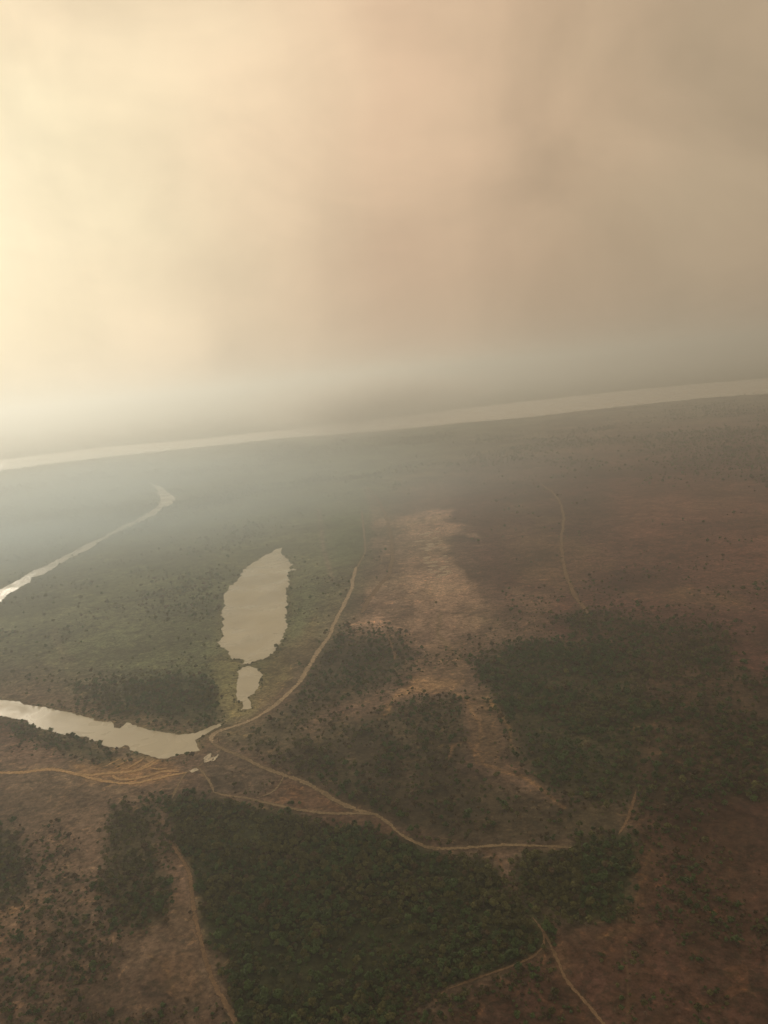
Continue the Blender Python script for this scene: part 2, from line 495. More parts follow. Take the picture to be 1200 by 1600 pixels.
# ------------------------------------------------------------------ materials
def material(name):
    m = bpy.data.materials.new(name)
    m.use_nodes = True
    nt = NT(m.node_tree)
    out = nt.n('ShaderNodeOutputMaterial')
    b = nt.n('ShaderNodeBsdfPrincipled')
    nt.l(b.outputs[0], out.inputs[0])
    return m, nt, b, out


def ground_material():
    m, nt, b, out = material('ground_soil')
    geo = nt.n('ShaderNodeNewGeometry')
    pos = geo.outputs['Position']
    at = nt.n('ShaderNodeAttribute', attribute_name='albedo')
    n1 = nt.noise(pos, 0.30, 3, .6)
    n2 = nt.noise(pos, 0.055, 4, .6, .6)
    n3 = nt.noise(pos, 0.9, 2, .6)
    f = nt.math('ADD', nt.maprange(n1, .32, .68, -.38, .38), nt.maprange(n2, .3, .7, -.32, .32))
    f = nt.math('ADD', f, nt.maprange(n3, .3, .7, -.18, .18))
    f = nt.math('ADD', f, 1.0)
    c = nt.mix(1.0, at.outputs['Color'], f, 'MULTIPLY')
    # low scrub: dark green-grey flecks
    fl = nt.maprange(nt.noise(pos, .17, 4, .65, .4), .53, .58, 0, .6)
    c = nt.mix(fl, c, nt.mix(.35, (.030, .033, .020, 1), c))
    # dry straw flecks
    st = nt.maprange(nt.noise(pos, .075, 6, .72, 1.2), .57, .63, 0, .7)
    c = nt.mix(st, c, nt.mix(1.0, c, (1.9, 1.75, 1.5, 1), 'MULTIPLY'))
    # burn scars and trampled clearings with crisp rims
    sc = nt.maprange(nt.noise(pos, .021, 7, .68, 1.6), .55, .585, 0, .55)
    c = nt.mix(sc, c, nt.mix(1.0, c, (.52, .50, .52, 1), 'MULTIPLY'))
    tr = nt.maprange(nt.noise(pos, .034, 7, .7, 2.2), .60, .63, 0, .6)
    c = nt.mix(tr, c, nt.mix(1.0, c, (1.75, 1.6, 1.4, 1), 'MULTIPLY'))
    nt.l(c, b.inputs['Base Color'])
    b.inputs['Roughness'].default_value = 0.95
    b.inputs['Specular IOR Level'].default_value = 0.1
    bp = nt.n('ShaderNodeBump')
    bp.inputs['Strength'].default_value = 0.7
    bp.inputs['Distance'].default_value = 1.2
    nt.l(nt.noise(pos, .22, 4, .65), bp.inputs['Height'])
    nt.l(bp.outputs[0], b.inputs['Normal'])
    return m


def water_material(name, col, rough):
    m, nt, b, out = material(name)
    geo = nt.n('ShaderNodeNewGeometry')
    pos = geo.outputs['Position']
    n = nt.noise(pos, .012, 4, .6, .8)
    c = nt.mix(nt.maprange(n, .35, .65, 0, 1), tuple(x * .88 for x in col) + (1,), tuple(x * 1.1 for x in col) + (1,))
    nt.l(c, b.inputs['Base Color'])
    nt.l(nt.maprange(nt.noise(pos, .02, 3, .6, 1.0), .35, .65, rough * .6, rough * 1.35), b.inputs['Roughness'])
    b.inputs['IOR'].default_value = 1.33
    b.inputs['Specular IOR Level'].default_value = .5
    bp = nt.n('ShaderNodeBump')
    bp.inputs['Strength'].default_value = .12
    bp.inputs['Distance'].default_value = .05
    nt.l(nt.noise(pos, .7, 3, .6), bp.inputs['Height'])
    nt.l(bp.outputs[0], b.inputs['Normal'])
    return m


def track_material(name, col, solid):
    """sand of a track; its verges fray into the grass"""
    m, nt, b, out = material(name)
    geo = nt.n('ShaderNodeNewGeometry')
    pos = geo.outputs['Position']
    at = nt.n('ShaderNodeAttribute', attribute_name='across')   # -1..1 across the track
    a = nt.math('ABSOLUTE', at.outputs['Fac'])
    n1 = nt.noise(pos, .5, 3, .6)
    n2 = nt.noise(pos, .06, 3, .6)
    f = nt.math('ADD', nt.maprange(n1, .3, .7, .72, 1.28), nt.maprange(n2, .3, .7, -.32, .28))
    crown = nt.math('MULTIPLY', nt.maprange(a, .0, .32, .35, 0), nt.maprange(n2, .4, .6, 0, 1))  # grassy middle
    c = nt.mix(1.0, tuple(col) + (1,), f, 'MULTIPLY')
    c = nt.mix(crown, c, (.12, .10, .06, 1))
    nt.l(c, b.inputs['Base Color'])
    b.inputs['Roughness'].default_value = .95
    b.inputs['Specular IOR Level'].default_value = .1
    fray = nt.math('ADD', a, nt.maprange(nt.noise(pos, .35, 4, .7), .3, .7, -.5, .5))
    fray = nt.math('ADD', fray, nt.maprange(n2, .35, .65, -.25, .25))
    al = nt.maprange(fray, .55, 1.0, solid, 0)
    nt.l(al, b.inputs['Alpha'])
    return m


def foliage_material(name, col, var=.35):
    m, nt, b, out = material(name)
    oi = nt.n('ShaderNodeObjectInfo')
    geo = nt.n('ShaderNodeNewGeometry')
    r = oi.outputs['Random']
    k = nt.maprange(r, 0, 1, 1 - var, 1 + var)
    c = nt.mix(1.0, tuple(col) + (1,), k, 'MULTIPLY')
    w2 = nt.math('FRACT', nt.math('MULTIPLY', r, 7.31))
    c = nt.mix(nt.maprange(w2, 0, 1, 0, .5), c, nt.mix(1.0, c, (1.15, 1.05, .85, 1), 'MULTIPLY'))
    isl = nt.maprange(geo.outputs['Random Per Island'], 0, 1, .7, 1.3)
    c = nt.mix(1.0, c, isl, 'MULTIPLY')
    nt.l(c, b.inputs['Base Color'])
    b.inputs['Roughness'].default_value = .75
    b.inputs['Specular IOR Level'].default_value = .2
    return m


def bark_material():
    m, nt, b, out = material('bark')
    tcn = nt.n('ShaderNodeTexCoord')
    n = nt.noise(tcn.outputs['Object'], 6, 4, .6)
    c = nt.mix(n, (.05, .038, .028, 1), (.13, .10, .08, 1))
    nt.l(c, b.inputs['Base Color'])
    b.inputs['Roughness'].default_value = .9
    return m


M_GROUND = ground_material()
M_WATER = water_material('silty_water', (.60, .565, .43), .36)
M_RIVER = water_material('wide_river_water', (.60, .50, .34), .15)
M_CHANNEL = water_material('bright_channel_water', (.62, .57, .43), .30)
M_SAND = track_material('pale_sand', (.48, .385, .265), .97)
M_ORANGE = track_material('orange_sand', (.56, .38, .20), .97)
M_WHITE = track_material('white_sand', (.74, .68, .55), 1.0)
M_ROCK = track_material('pale_clay', (.60, .50, .38), .9)
M_DIM = track_material('worn_sand', (.30, .235, .15), .9)
M_PATH = track_material('trodden_soil', (.27, .185, .115), .85)
M_BARK = bark_material()
FOL = [foliage_material('dark_leaves', (.068, .120, .042)), foliage_material('olive_leaves', (.115, .125, .050)),
       foliage_material('dry_leaves', (.105, .080, .048)), foliage_material('grey_twigs', (.13, .11, .09))]


# ------------------------------------------------------------------ mesh helpers
def link(name, me, parent=None, mat=None):
    o = bpy.data.objects.new(name, me)
    COL.objects.link(o)
    if parent is not None:
        o.parent = parent
    if mat is not None and me is not None and not me.materials:
        me.materials.append(mat)
    return o


def mesh_from(name, verts, faces):
    me = bpy.data.meshes.new(name)
    me.from_pydata([tuple(map(float, p)) for p in verts], [], [tuple(map(int, f)) for f in faces])
    me.update()
    return me


def tag(o, label=None, cat=None, group=None, kind=None):
    if label:
        o['label'] = label
    if cat:
        o['category'] = cat
    if group:
        o['group'] = group
    if kind:
        o['kind'] = kind
    return o


# ------------------------------------------------------------------ the ground: one sheet to the horizon
def build_ground():
    az = np.concatenate([np.arange(-48, 48.01, .14), np.arange(54, 310, 6.0)])
    az = np.radians(az)
    rr = [60., 120., 170., 205.]
    r = 230.
    while r < 7000:
        rr.append(r)
        r *= 1.0046
    while r < 62000:
        rr.append(r)
        r *= 1.16
    rr.append(62000.)
    rr = np.array(rr)
    A, R = np.meshgrid(az, rr)
    X, Y = (R * np.sin(A)).ravel(), (R * np.cos(A)).ravel()
    X = np.append(X, 0.)
    Y = np.append(Y, 0.)
    Z = terrain(X, Y)
    na, nr = len(az), len(rr)
    i = np.arange(nr - 1)[:, None] * na
    j = np.arange(na)[None, :]
    j2 = (j + 1) % na
    quads = np.stack([i + j, i + na + j, i + na + j2, i + j2], -1).reshape(-1, 4)[:, ::-1]
    tri = np.stack([np.full(na, na * nr), np.arange(na), (np.arange(na) + 1) % na], -1)[:, ::-1]
    me = bpy.data.meshes.new('ground')
    nv = len(X)
    me.vertices.add(nv)
    me.vertices.foreach_set('co', np.stack([X, Y, Z], -1).astype(np.float32).ravel())
    nl = quads.size + tri.size
    me.loops.add(nl)
    me.loops.foreach_set('vertex_index', np.concatenate([quads.ravel(), tri.ravel()]).astype(np.int32))
    nq, ntr = len(quads), len(tri)
    me.polygons.add(nq + ntr)
    st = np.concatenate([np.arange(nq) * 4, nq * 4 + np.arange(ntr) * 3]).astype(np.int32)
    me.polygons.foreach_set('loop_start', st)
    me.polygons.foreach_set('use_smooth', np.ones(nq + ntr, bool))
    me.update()
    me.validate()
    a = me.attributes.new('albedo', 'FLOAT_COLOR', 'POINT')
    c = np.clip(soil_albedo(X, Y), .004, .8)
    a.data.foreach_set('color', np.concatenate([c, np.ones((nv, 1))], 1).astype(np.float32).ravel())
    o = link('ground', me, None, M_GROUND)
    nz = np.zeros(3)
    if me.polygons[1000].normal.z < 0:
        me.flip_normals()
    return tag(o, 'dry brown savanna plain reaching the hazy horizon', None, None, 'structure')


ground = build_ground()


# ------------------------------------------------------------------ water
def build_water(name, xy, z, mat, label):
    bm = bmesh.new()
    vs = [bm.verts.new((x, y, z)) for x, y in xy]
    f = bm.faces.new(vs)
    bmesh.ops.triangulate(bm, faces=[f])
    bmesh.ops.recalc_face_normals(bm, faces=bm.faces)
    if sum(fc.normal.z * fc.calc_area() for fc in bm.faces) < 0:
        bmesh.ops.reverse_faces(bm, faces=bm.faces)
    me = bpy.data.meshes.new(name)
    bm.to_mesh(me)
    bm.free()
    return tag(link(name, me, None, mat), label, None, None, 'structure')


build_water('river', WATER_XY[0], 0.0, M_RIVER, 'wide pale river crossing below the horizon')
build_water('channel', WATER_XY[1], 0.0, M_CHANNEL, 'narrow bright channel slanting in from the left edge')
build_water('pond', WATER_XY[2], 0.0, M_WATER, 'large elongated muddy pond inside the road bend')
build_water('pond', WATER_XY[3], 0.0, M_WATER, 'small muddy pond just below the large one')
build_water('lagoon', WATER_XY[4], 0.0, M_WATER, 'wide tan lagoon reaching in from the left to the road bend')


# ------------------------------------------------------------------ tracks
def build_track(name, pts, width, mat, label, lift=.12, taper=True, step=4.0):
    P = np.array([ground_pt(*p) for p in pts])
    # Catmull-Rom through the surveyed points
    Q = np.vstack([2 * P[0] - P[1], P, 2 * P[-1] - P[-2]])
    C = []
    for i in range(1, len(Q) - 2):
        p0, p1, p2, p3 = Q[i - 1:i + 3]
        m = max(3, int(np.hypot(*(p2 - p1)) / step))
        t = (np.arange(m) / m)[:, None]
        C.append(.5 * (2 * p1 + (p2 - p0) * t + (2 * p0 - 5 * p1 + 4 * p2 - p3) * t ** 2 + (3 * p1 - p0 - 3 * p2 + p3) * t ** 3))
    C = np.vstack(C + [P[-1:]])
    T = np.gradient(C, axis=0)
    T /= np.linalg.norm(T, axis=1)[:, None] + 1e-9
    N = np.stack([-T[:, 1], T[:, 0]], -1)
    s = np.cumsum(np.r_[0, np.hypot(*np.diff(C, axis=0).T)])
    wv = width * (.8 + .45 * fbm(s, s * 0 + 3.1, 28, 3, 80))
    if taper:
        e = np.minimum(s, s[-1] - s)
        wv = wv * np.clip(.35 + e / 14, 0, 1)
    C = C + N * ((fbm(s, s * 0 + 9, 35, 2, 85) - .5) * width * .9)[:, None]
    verts, acr = [], []
    cols = (-1., -.5, 0., .5, 1.)
    for a in cols:
        xy = C + N * (a * wv * .75)[:, None]
        z = terrain(xy[:, 0], xy[:, 1]) + lift
        verts.append(np.column_stack([xy, z]))
        acr += [a] * len(C)
    V = np.vstack(verts)
    n = len(C)
    faces = [(k * n + i, (k + 1) * n + i, (k + 1) * n + i + 1, k * n + i + 1) for k in range(4) for i in range(n - 1)]
    me = mesh_from(name, V, faces)
    if me.polygons[0].normal.z < 0:
        me.flip_normals()
    at = me.attributes.new('across', 'FLOAT', 'POINT')
    at.data.foreach_set('value', np.array(acr, np.float32))
    return tag(link(name, me, None, mat), label, None, None, 'structure')


ROAD = [(558, 888), (553, 905), (548, 925), (540, 943), (528, 965), (515, 995), (500, 1018), (485, 1040), (470, 1063), (450, 1085), (430, 1102),
        (410, 1115), (385, 1128), (360, 1136), (341, 1143), (331, 1151), (333, 1160), (345, 1168), (370, 1180), (400, 1197), (440, 1213),
        (470, 1225), (500, 1240), (530, 1258), (560, 1270), (590, 1278), (610, 1292), (630, 1310), (660, 1325), (690, 1330), (740, 1328),
        (800, 1326), (860, 1328), (893, 1329)]
build_track('dirt_road', ROAD[:17], 4.6, M_SAND, 'pale sandy road curving round the large pond', .30)
build_track('dirt_road', ROAD[16:26], 3.4, M_DIM, 'brown stretch of road along the soil wedge', .26)
build_track('dirt_road', ROAD[24:], 2.3, M_DIM, 'thin sandy road running right above the dense wood', .22)
build_track('dirt_track', [(334, 1241), (352, 1246), (390, 1252), (430, 1262), (470, 1270), (520, 1276), (570, 1277), (592, 1278)], 2.4, M_DIM,
            'thin pale track along the upper edge of the dense wood', .34)
build_track('dirt_track', [(446, 1214), (438, 1230), (425, 1243), (402, 1252)], 1.6, M_DIM, 'short link track across the soil wedge', .38)
build_track('dirt_track', [(-120, 1214), (0, 1210), (40, 1209), (75, 1205), (100, 1208), (130, 1214), (170, 1210), (210, 1205), (236, 1195), (250, 1186)], 3.6, M_ORANGE,
            'bright orange track entering from the left edge', .30)
build_track('dirt_track', [(126, 1213), (165, 1223), (205, 1227), (230, 1222), (262, 1214), (292, 1209)], 3.2, M_ORANGE, 'lower orange branch towards the fork of white sand', .34)
build_track('dirt_track', [(176, 1212), (186, 1219), (210, 1219), (240, 1211), (256, 1206), (280, 1207)], 2.8, M_ORANGE, 'short orange loop between the two orange tracks', .38)
for k, (a, b, c, lab) in enumerate([((160, 1200), (172, 1194), (186, 1186), 'first'), ((178, 1200), (194, 1191), (206, 1184), 'second'), ((194, 1203), (210, 1194), (224, 1184), 'third'),
                                   ((214, 1203), (228, 1195), (240, 1187), 'fourth'), ((238, 1200), (250, 1202), (262, 1200), 'last')]):
    build_track('erosion_streak', [a, b, c], 3.0, M_ORANGE, lab + ' orange erosion streak from the left, above the orange track', .42 + .02 * k)
build_track('dirt_track', [(318, 1191), (313, 1198), (300, 1205), (290, 1212), (281, 1228), (270, 1252)], 2.0, M_DIM, 'pale path from the white sand fork down to the wood', .30)
build_track('dirt_track', [(311, 1200), (322, 1215), (330, 1228), (335, 1242)], 1.8, M_DIM, 'pale path from the white sand fork to the thin track', .32)
build_track('sand_patch', [(297, 1207.5), (302, 1205.5), (308, 1203)], 5.4, M_WHITE, 'white sand spot on the path below the lagoon', .46, False, 1.0)
build_track('sand_patch', [(319, 1193), (321, 1186), (324, 1181), (328, 1177)], 4.6, M_WHITE, 'upper white sand prong of the fork below the lagoon', .48, True, 1.0)
build_track('sand_patch', [(320, 1192), (326, 1189), (330, 1185), (334, 1183)], 4.0, M_WHITE, 'middle white sand prong of the fork below the lagoon', .52, True, 1.0)
build_track('sand_patch', [(330, 1190), (334, 1189), (335, 1186), (340, 1180)], 2.8, M_WHITE, 'right white sand prong of the fork below the lagoon', .50, True, 1.0)
build_track('footpath', [(258, 1305), (280, 1338), (297, 1370), (303, 1410), (307, 1445), (315, 1485), (330, 1530), (345, 1560), (365, 1595), (380, 1640)], 2.2, M_PATH,
            'brown footpath down the left side of the dense wood', .26)
build_track('footpath', [(833, 1438), (850, 1460), (870, 1500), (885, 1535), (905, 1560), (940, 1600), (970, 1640)], 1.5, M_PATH, 'narrow footpath running to the bottom edge at right', .26)
build_track('footpath', [(850, 1462), (851, 1480), (840, 1496), (815, 1510), (760, 1530), (700, 1553)], 1.3, M_PATH, 'footpath hugging the lower edge of the dense wood', .30)
build_track('footpath', [(995, 1240), (989, 1265), (979, 1290), (967, 1309)], 1.8, M_PATH, 'short pale footpath above the compact wood at right', .26)
build_track('dirt_track', [(845, 757), (868, 776), (880, 803), (877, 850), (882, 890), (895, 925), (922, 968)], 5.0, M_PATH, 'hazy curved track on the burnt plain at right', .30)
build_track('dirt_track', [(574, 762), (590, 782), (604, 812), (612, 850), (611, 890), (595, 915), (578, 938), (566, 960)], 6.0, M_PATH, 'broad faint track along the bare pinkish ground', .30)
build_track('dirt_track', [(566, 800), (567, 815), (569, 835), (571, 860), (566, 874), (558, 890)], 3.4, M_DIM, 'short pale track beside the green meadow', .30)
build_track('footpath', [(606, 985), (611, 1008), (619, 1026), (614, 1034)], 3.0, M_PATH, 'small hooked footpath on the grey burnt patch', .28)
for i, (u0, v0) in enumerate(rng.uniform((650, 830), (712, 905), (60, 2))):
    if abs(u0 - (662 + (v0 - 830) * .40)) < 20:
        L = rng.uniform(2.5, 8)
        build_track('rock_outcrop', [(u0 - L, v0 + .8), (u0, v0), (u0 + L, v0 - .6)], rng.uniform(9, 17), M_ROCK,
                    'pale flat outcrop among others on the bare pinkish ground', .30 + .01 * i)['group'] = 'pale outcrops on the bare ground'


# ------------------------------------------------------------------ tree prototypes
def tube(bm, p0, p1, r0, r1, n=6):
    p0, p1 = Vector(p0), Vector(p1)
    d = (p1 - p0).normalized()
    a = d.orthogonal().normalized()
    b = d.cross(a)
    r = [[bm.verts.new(p + (a * math.cos(2 * math.pi * k / n) + b * math.sin(2 * math.pi * k / n)) * q) for k in range(n)] for p, q in ((p0, r0), (p1, r1))]
    for k in range(n):
        bm.faces.new((r[0][k], r[0][(k + 1) % n], r[1][(k + 1) % n], r[1][k]))


def tree_meshes(seed, height, spread, leaves, leaf, flat=.75):
    rg = random.Random(seed)
    tr = bmesh.new()
    bole = height * rg.uniform(.28, .4)
    top = Vector((rg.uniform(-.2, .2), rg.uniform(-.2, .2), bole))
    tube(tr, (0, 0, -.4), top, height * .035, height * .024)
    lobes = []
    nl = rg.randint(5, 7)
    for k in range(nl):
        a = 2 * math.pi * (k + rg.uniform(-.3, .3)) / nl
        q = spread * rg.uniform(.35, .72)
        c = Vector((math.cos(a) * q, math.sin(a) * q, height * rg.uniform(.52, .78)))
        lobes.append((c, spread * rg.uniform(.38, .55)))
        tube(tr, top, c, height * .016, height * .005, 4)
    c = Vector((rg.uniform(-.2, .2), rg.uniform(-.2, .2), height * .84))
    lobes.append((c, spread * .5))
    tube(tr, top, c, height * .018, height * .006, 4)
    cr = bmesh.new()
    for k in range(leaves):
        c, R = lobes[k % len(lobes)]
        d = Vector((rg.gauss(0, 1), rg.gauss(0, 1), rg.gauss(.25, 1))).normalized()
        p = c + Vector((d.x, d.y, d.z * flat)) * R * rg.uniform(.55, 1.08)
        nrm = (d + Vector((rg.gauss(0, .45), rg.gauss(0, .45), rg.gauss(.2, .45)))).normalized()
        t = nrm.orthogonal().normalized()
        t = Matrix.Rotation(rg.uniform(0, 6.28), 3, nrm) @ t
        b = nrm.cross(t)
        s = leaf * rg.uniform(.6, 1.3)
        vs = [cr.verts.new(p + t * s * x + b * s * y * .8 + nrm * s * .18 * (abs(x) - .5)) for x, y in ((-1, -.2), (.1, -1), (1, .15), (-.15, 1))]
        cr.faces.new(vs)
    out = []
    for nm, bm in (('crown', cr), ('trunk', tr)):
        me = bpy.data.meshes.new(nm)
        bm.to_mesh(me)
        bm.free()
        out.append(me)
    return out


def joined(crown, trunk, mat, name):
    bm = bmesh.new()
    bm.from_mesh(crown)
    n = len(bm.faces)
    bm.from_mesh(trunk)
    bm.faces.ensure_lookup_table()
    for f in bm.faces[n:]:
        f.material_index = 1
    me = bpy.data.meshes.new(name)
    bm.to_mesh(me)
    bm.free()
    me.materials.append(mat)
    me.materials.append(M_BARK)
    return me


SHAPES = [(4.6, 1.9, 170, .52), (5.4, 2.1, 190, .55), (3.8, 2.0, 160, .50)]
PROTO = []                      # (crown, trunk, joined object, kind)
proto_col = bpy.data.collections.new('tree_kinds')
for kind in range(4):
    for s, (h, sp, nl, lf) in enumerate(SHAPES):
        if kind == 3:
            nl, lf = 70, .22
        crown, trunk = tree_meshes(100 + kind * 10 + s, h, sp, nl, lf)
        crown.materials.append(FOL[kind])
        trunk.materials.append(M_BARK)
        jo = bpy.data.objects.new('kind_%02d' % len(PROTO), joined(crown, trunk, FOL[kind], 'tree_kind'))
        proto_col.objects.link(jo)
        PROTO.append((crown, trunk, jo, kind))
# low shrubs: kinds 12..14
for s, (col, h, sp) in enumerate([(1, 1.5, 1.1), (2, 1.2, 1.0), (0, 1.7, 1.2)]):
    crown, trunk = tree_meshes(300 + s, h, sp, 60, .36, .7)
    crown.materials.append(FOL[col])
    trunk.materials.append(M_BARK)
    jo = bpy.data.objects.new('kind_%02d' % len(PROTO), joined(crown, trunk, FOL[col], 'shrub_kind'))
    proto_col.objects.link(jo)
    PROTO.append((crown, trunk, jo, 4))

gn = bpy.data.node_groups.new('scatter', 'GeometryNodeTree')
gn.interface.new_socket('Geometry', in_out='INPUT', socket_type='NodeSocketGeometry')
gn.interface.new_socket('Geometry', in_out='OUTPUT', socket_type='NodeSocketGeometry')
gi, go = gn.nodes.new('NodeGroupInput'), gn.nodes.new('NodeGroupOutput')
iop = gn.nodes.new('GeometryNodeInstanceOnPoints')
ci = gn.nodes.new('GeometryNodeCollectionInfo')
ci.inputs['Collection'].default_value = proto_col
ci.inputs['Separate Children'].default_value = True
ci.inputs['Reset Children'].default_value = True


def named(nm, tp):
    a = gn.nodes.new('GeometryNodeInputNamedAttribute')
    a.data_type = tp
    a.inputs['Name'].default_value = nm
    return a.outputs[0]


cx = gn.nodes.new('ShaderNodeCombineXYZ')
gn.links.new(named('turn', 'FLOAT'), cx.inputs[2])
gn.links.new(gi.outputs[0], iop.inputs['Points'])
gn.links.new(ci.outputs[0], iop.inputs['Instance'])
iop.inputs['Pick Instance'].default_value = True
gn.links.new(named('pick', 'INT'), iop.inputs['Instance Index'])
gn.links.new(cx.outputs[0], iop.inputs['Rotation'])
gn.links.new(named('size', 'FLOAT_VECTOR'), iop.inputs['Scale'])
gn.links.new(iop.outputs[0], go.inputs[0])


def scatter(name, x, y, pick, turn, size, label, cat):
    me = bpy.data.meshes.new(name)
    z = terrain(x, y)
    me.vertices.add(len(x))
    me.vertices.foreach_set('co', np.stack([x, y, z], -1).astype(np.float32).ravel())
    for nm, tp, key, arr in (('turn', 'FLOAT', 'value', turn), ('pick', 'INT', 'value', pick), ('size', 'FLOAT_VECTOR', 'vector', size)):
        a = me.attributes.new(nm, tp, 'POINT')
        a.data.foreach_set(key, np.ascontiguousarray(arr, np.int32 if tp == 'INT' else np.float32).ravel())
    o = link(name, me)
    md = o.modifiers.new('scatter', 'NODES')
    md.node_group = gn
    return tag(o, label, cat, None, 'stuff')


TRACK_LINES = [(ROAD, 4.5), ([(0, 1210), (40, 1209), (75, 1205), (100, 1208), (130, 1214), (170, 1210), (210, 1205), (250, 1186)], 4),
               ([(334, 1241), (390, 1252), (470, 1270), (590, 1278)], 3), ([(280, 1338), (303, 1410), (315, 1485), (365, 1595)], 7),
               ([(126, 1213), (205, 1227), (292, 1209)], 4), ([(318, 1190), (300, 1205), (270, 1252)], 3), ([(311, 1200), (335, 1242)], 3),
               ([(833, 1438), (870, 1500), (940, 1600)], 4), ([(850, 1462), (840, 1496), (760, 1530), (700, 1553)], 4), ([(995, 1240), (967, 1309)], 4)]


def clear_of_tracks(u, v):
    ok = np.ones(u.shape, bool)
    for ln, wd in TRACK_LINES:
        ok &= (mask(u, v, ln, .5, False, wd) < .5) & (mask(u, v - 7, ln, .5, False, wd) < .5)
    return ok


tree_rows = []                     # one array per wood
for name, poly, dens, size, mixk, label in WOODS:
    xy = np.array([ground_pt(*p) for p in poly])
    lo, hi = xy.min(0) - 12, xy.max(0) + 12
    n = int((hi - lo).prod() * dens * 1.3)
    n = min(n, 400000)
    x, y = rng.uniform(lo[0], hi[0], n), rng.uniform(lo[1], hi[1], n)
    u, v = to_px(x, y)
    r = np.hypot(x, y)
    uw, vw = wood_warp(x, y, u, v)
    dens_noise = np.clip((fbm(x, y, 45 * size, 3, 33) - .30) * 5, .32 if dens > 1 / 25 else .15, 1)
    if dens < 1 / 60:
        dens_noise = np.clip((fbm(x, y, 260, 5, 33) - .47) * 6, .04, 1)
    keep = (mask(uw, vw, poly, 20) > rng.random(n) * .9 + .05) & (rng.random(n) < dens_noise)
    x, y, u, v = x[keep], y[keep], u[keep], v[keep]
    keep = clear_of_tracks(u, v) & (water_sd(x, y) > 1.5)
    x, y = x[keep], y[keep]
    n = len(x)
    kd = rng.choice(4, n, p=mixk)
    # neighbours of one kind stand together
    q = fbm(x, y, 70, 3, 130)
    kd = np.where((kd == 0) & (q > .62), 1, kd)
    pick = kd * 3 + rng.integers(0, 3, n)
    s = size * .86 * np.clip(rng.lognormal(-.10, .38, n), .38, 2.0)
    sz = np.stack([s * rng.uniform(.85, 1.15, n), s * rng.uniform(.85, 1.15, n), s * rng.uniform(.85, 1.2, n)], -1)
    tree_rows.append(dict(x=x, y=y, pick=pick, turn=rng.uniform(0, 6.28, n), size=sz, name=name, label=label))

# lone trees and shrubs over the open plain, thinner with distance
n = 150000
r = np.exp(rng.uniform(math.log(240), math.log(4200), n))
a = np.radians(rng.uniform(-44, 44, n))
x, y = r * np.sin(a), r * np.cos(a)
u, v = to_px(x, y)
keep = (fbm(x, y, 60, 4, 140) > .48 + .14 * rng.random(n)) & (u > -150) & (u < 1350) & (v < 1750)
bare = np.zeros(n)
for poly in (SOILS[6][0], SOILS[16][0], SOILS[17][0], SOILS[26][0], SOILS[10][0], SOILS[11][0], SOILS[13][0], SOILS[14][0], SOILS[15][0]):
    bare = np.maximum(bare, mask(u, v, poly, 6))
keep &= rng.random(n) > bare * .95
x, y, u, v, r = x[keep], y[keep], u[keep], v[keep], r[keep]
keep = clear_of_tracks(u, v) & (water_sd(x, y) > 1.5)
x, y, r = x[keep], y[keep], r[keep]
n = len(x)
keep = rng.random(n) < np.clip(1.25 - r / 1300, .06, 1)
x, y, r = x[keep], y[keep], r[keep]
n = len(x)
tree = rng.random(n) < np.clip(.13 + r / 5000, 0, .8)
pick = np.where(tree, rng.choice(4, n, p=(.42, .3, .2, .08)) * 3 + rng.integers(0, 3, n), rng.choice(3, n, p=(.4, .35, .25)) + 12)
s = np.clip(rng.lognormal(-.22, .38, n), .35, 1.7) * (.62 + r / 6000)
plain = dict(x=x, y=y, pick=pick, turn=rng.uniform(0, 6.28, n), size=np.stack([s, s, s * rng.uniform(.8, 1.15, n)], -1), name='scrub',
             label='scattered shrubs and lone trees over the open dry plain')

# reeds and bushes along the shores
bx, by = [], []
for k, W in enumerate(WATER_XY[1:]):
    L = np.roll(W, -1, 0) - W
    seg = np.hypot(*L.T)
    m = int(seg.sum() / 3.2)
    i = rng.choice(len(W), m, p=seg / seg.sum())
    p = W[i] + L[i] * rng.random((m, 1)) + rng.normal(0, 3.5, (m, 2))
    bx.append(p[:, 0])
    by.append(p[:, 1])
x, y = np.concatenate(bx), np.concatenate(by)
u, v = to_px(x, y)
keep = (water_sd(x, y) > .3) & clear_of_tracks(u, v) & (fbm(x, y, 40, 3, 160) > .42)
x, y = x[keep], y[keep]
n = len(x)
pick = np.where(rng.random(n) < .10, rng.choice(2, n) * 3 + rng.integers(0, 3, n), rng.choice((12, 14), n))
s = np.clip(rng.lognormal(-.2, .3, n), .4, 1.5)
shore = dict(x=x, y=y, pick=pick, turn=rng.uniform(0, 6.28, n), size=np.stack([s, s, s], -1), name='shore_bushes',
             label='low green bushes lining the shores of ponds, lagoon and channel')

# ------------------------------------------------------------------ the 300 trees that show largest stand as single things
near = []
for k, row in enumerate(tree_rows + [plain]):
    u, v = to_px(row['x'], row['y'])
    tr = row['pick'] < 12
    seen = (u > 4) & (u < 1196) & (v < 1600) & tr
    px = row['size'][:, 0] / np.hypot(row['x'], row['y'])
    for i in np.nonzero(seen)[0]:
        near.append((px[i], k, i))
near.sort(reverse=True)
near = near[:300]
COLOUR = ['dark green', 'olive', 'dry brown', 'bare grey']


ZONES = {1: 'narrow wood left of the footpath', 2: 'compact wood where the road ends', 3: 'large wood at right', 4: 'thin woodland at the right edge',
         5: 'open wood beside the curving road', 6: 'thin scrub wood above the road', 7: 'wood between lagoon and pond', 8: 'bushy strip by the lagoon',
         9: 'thicket at the left edge'}


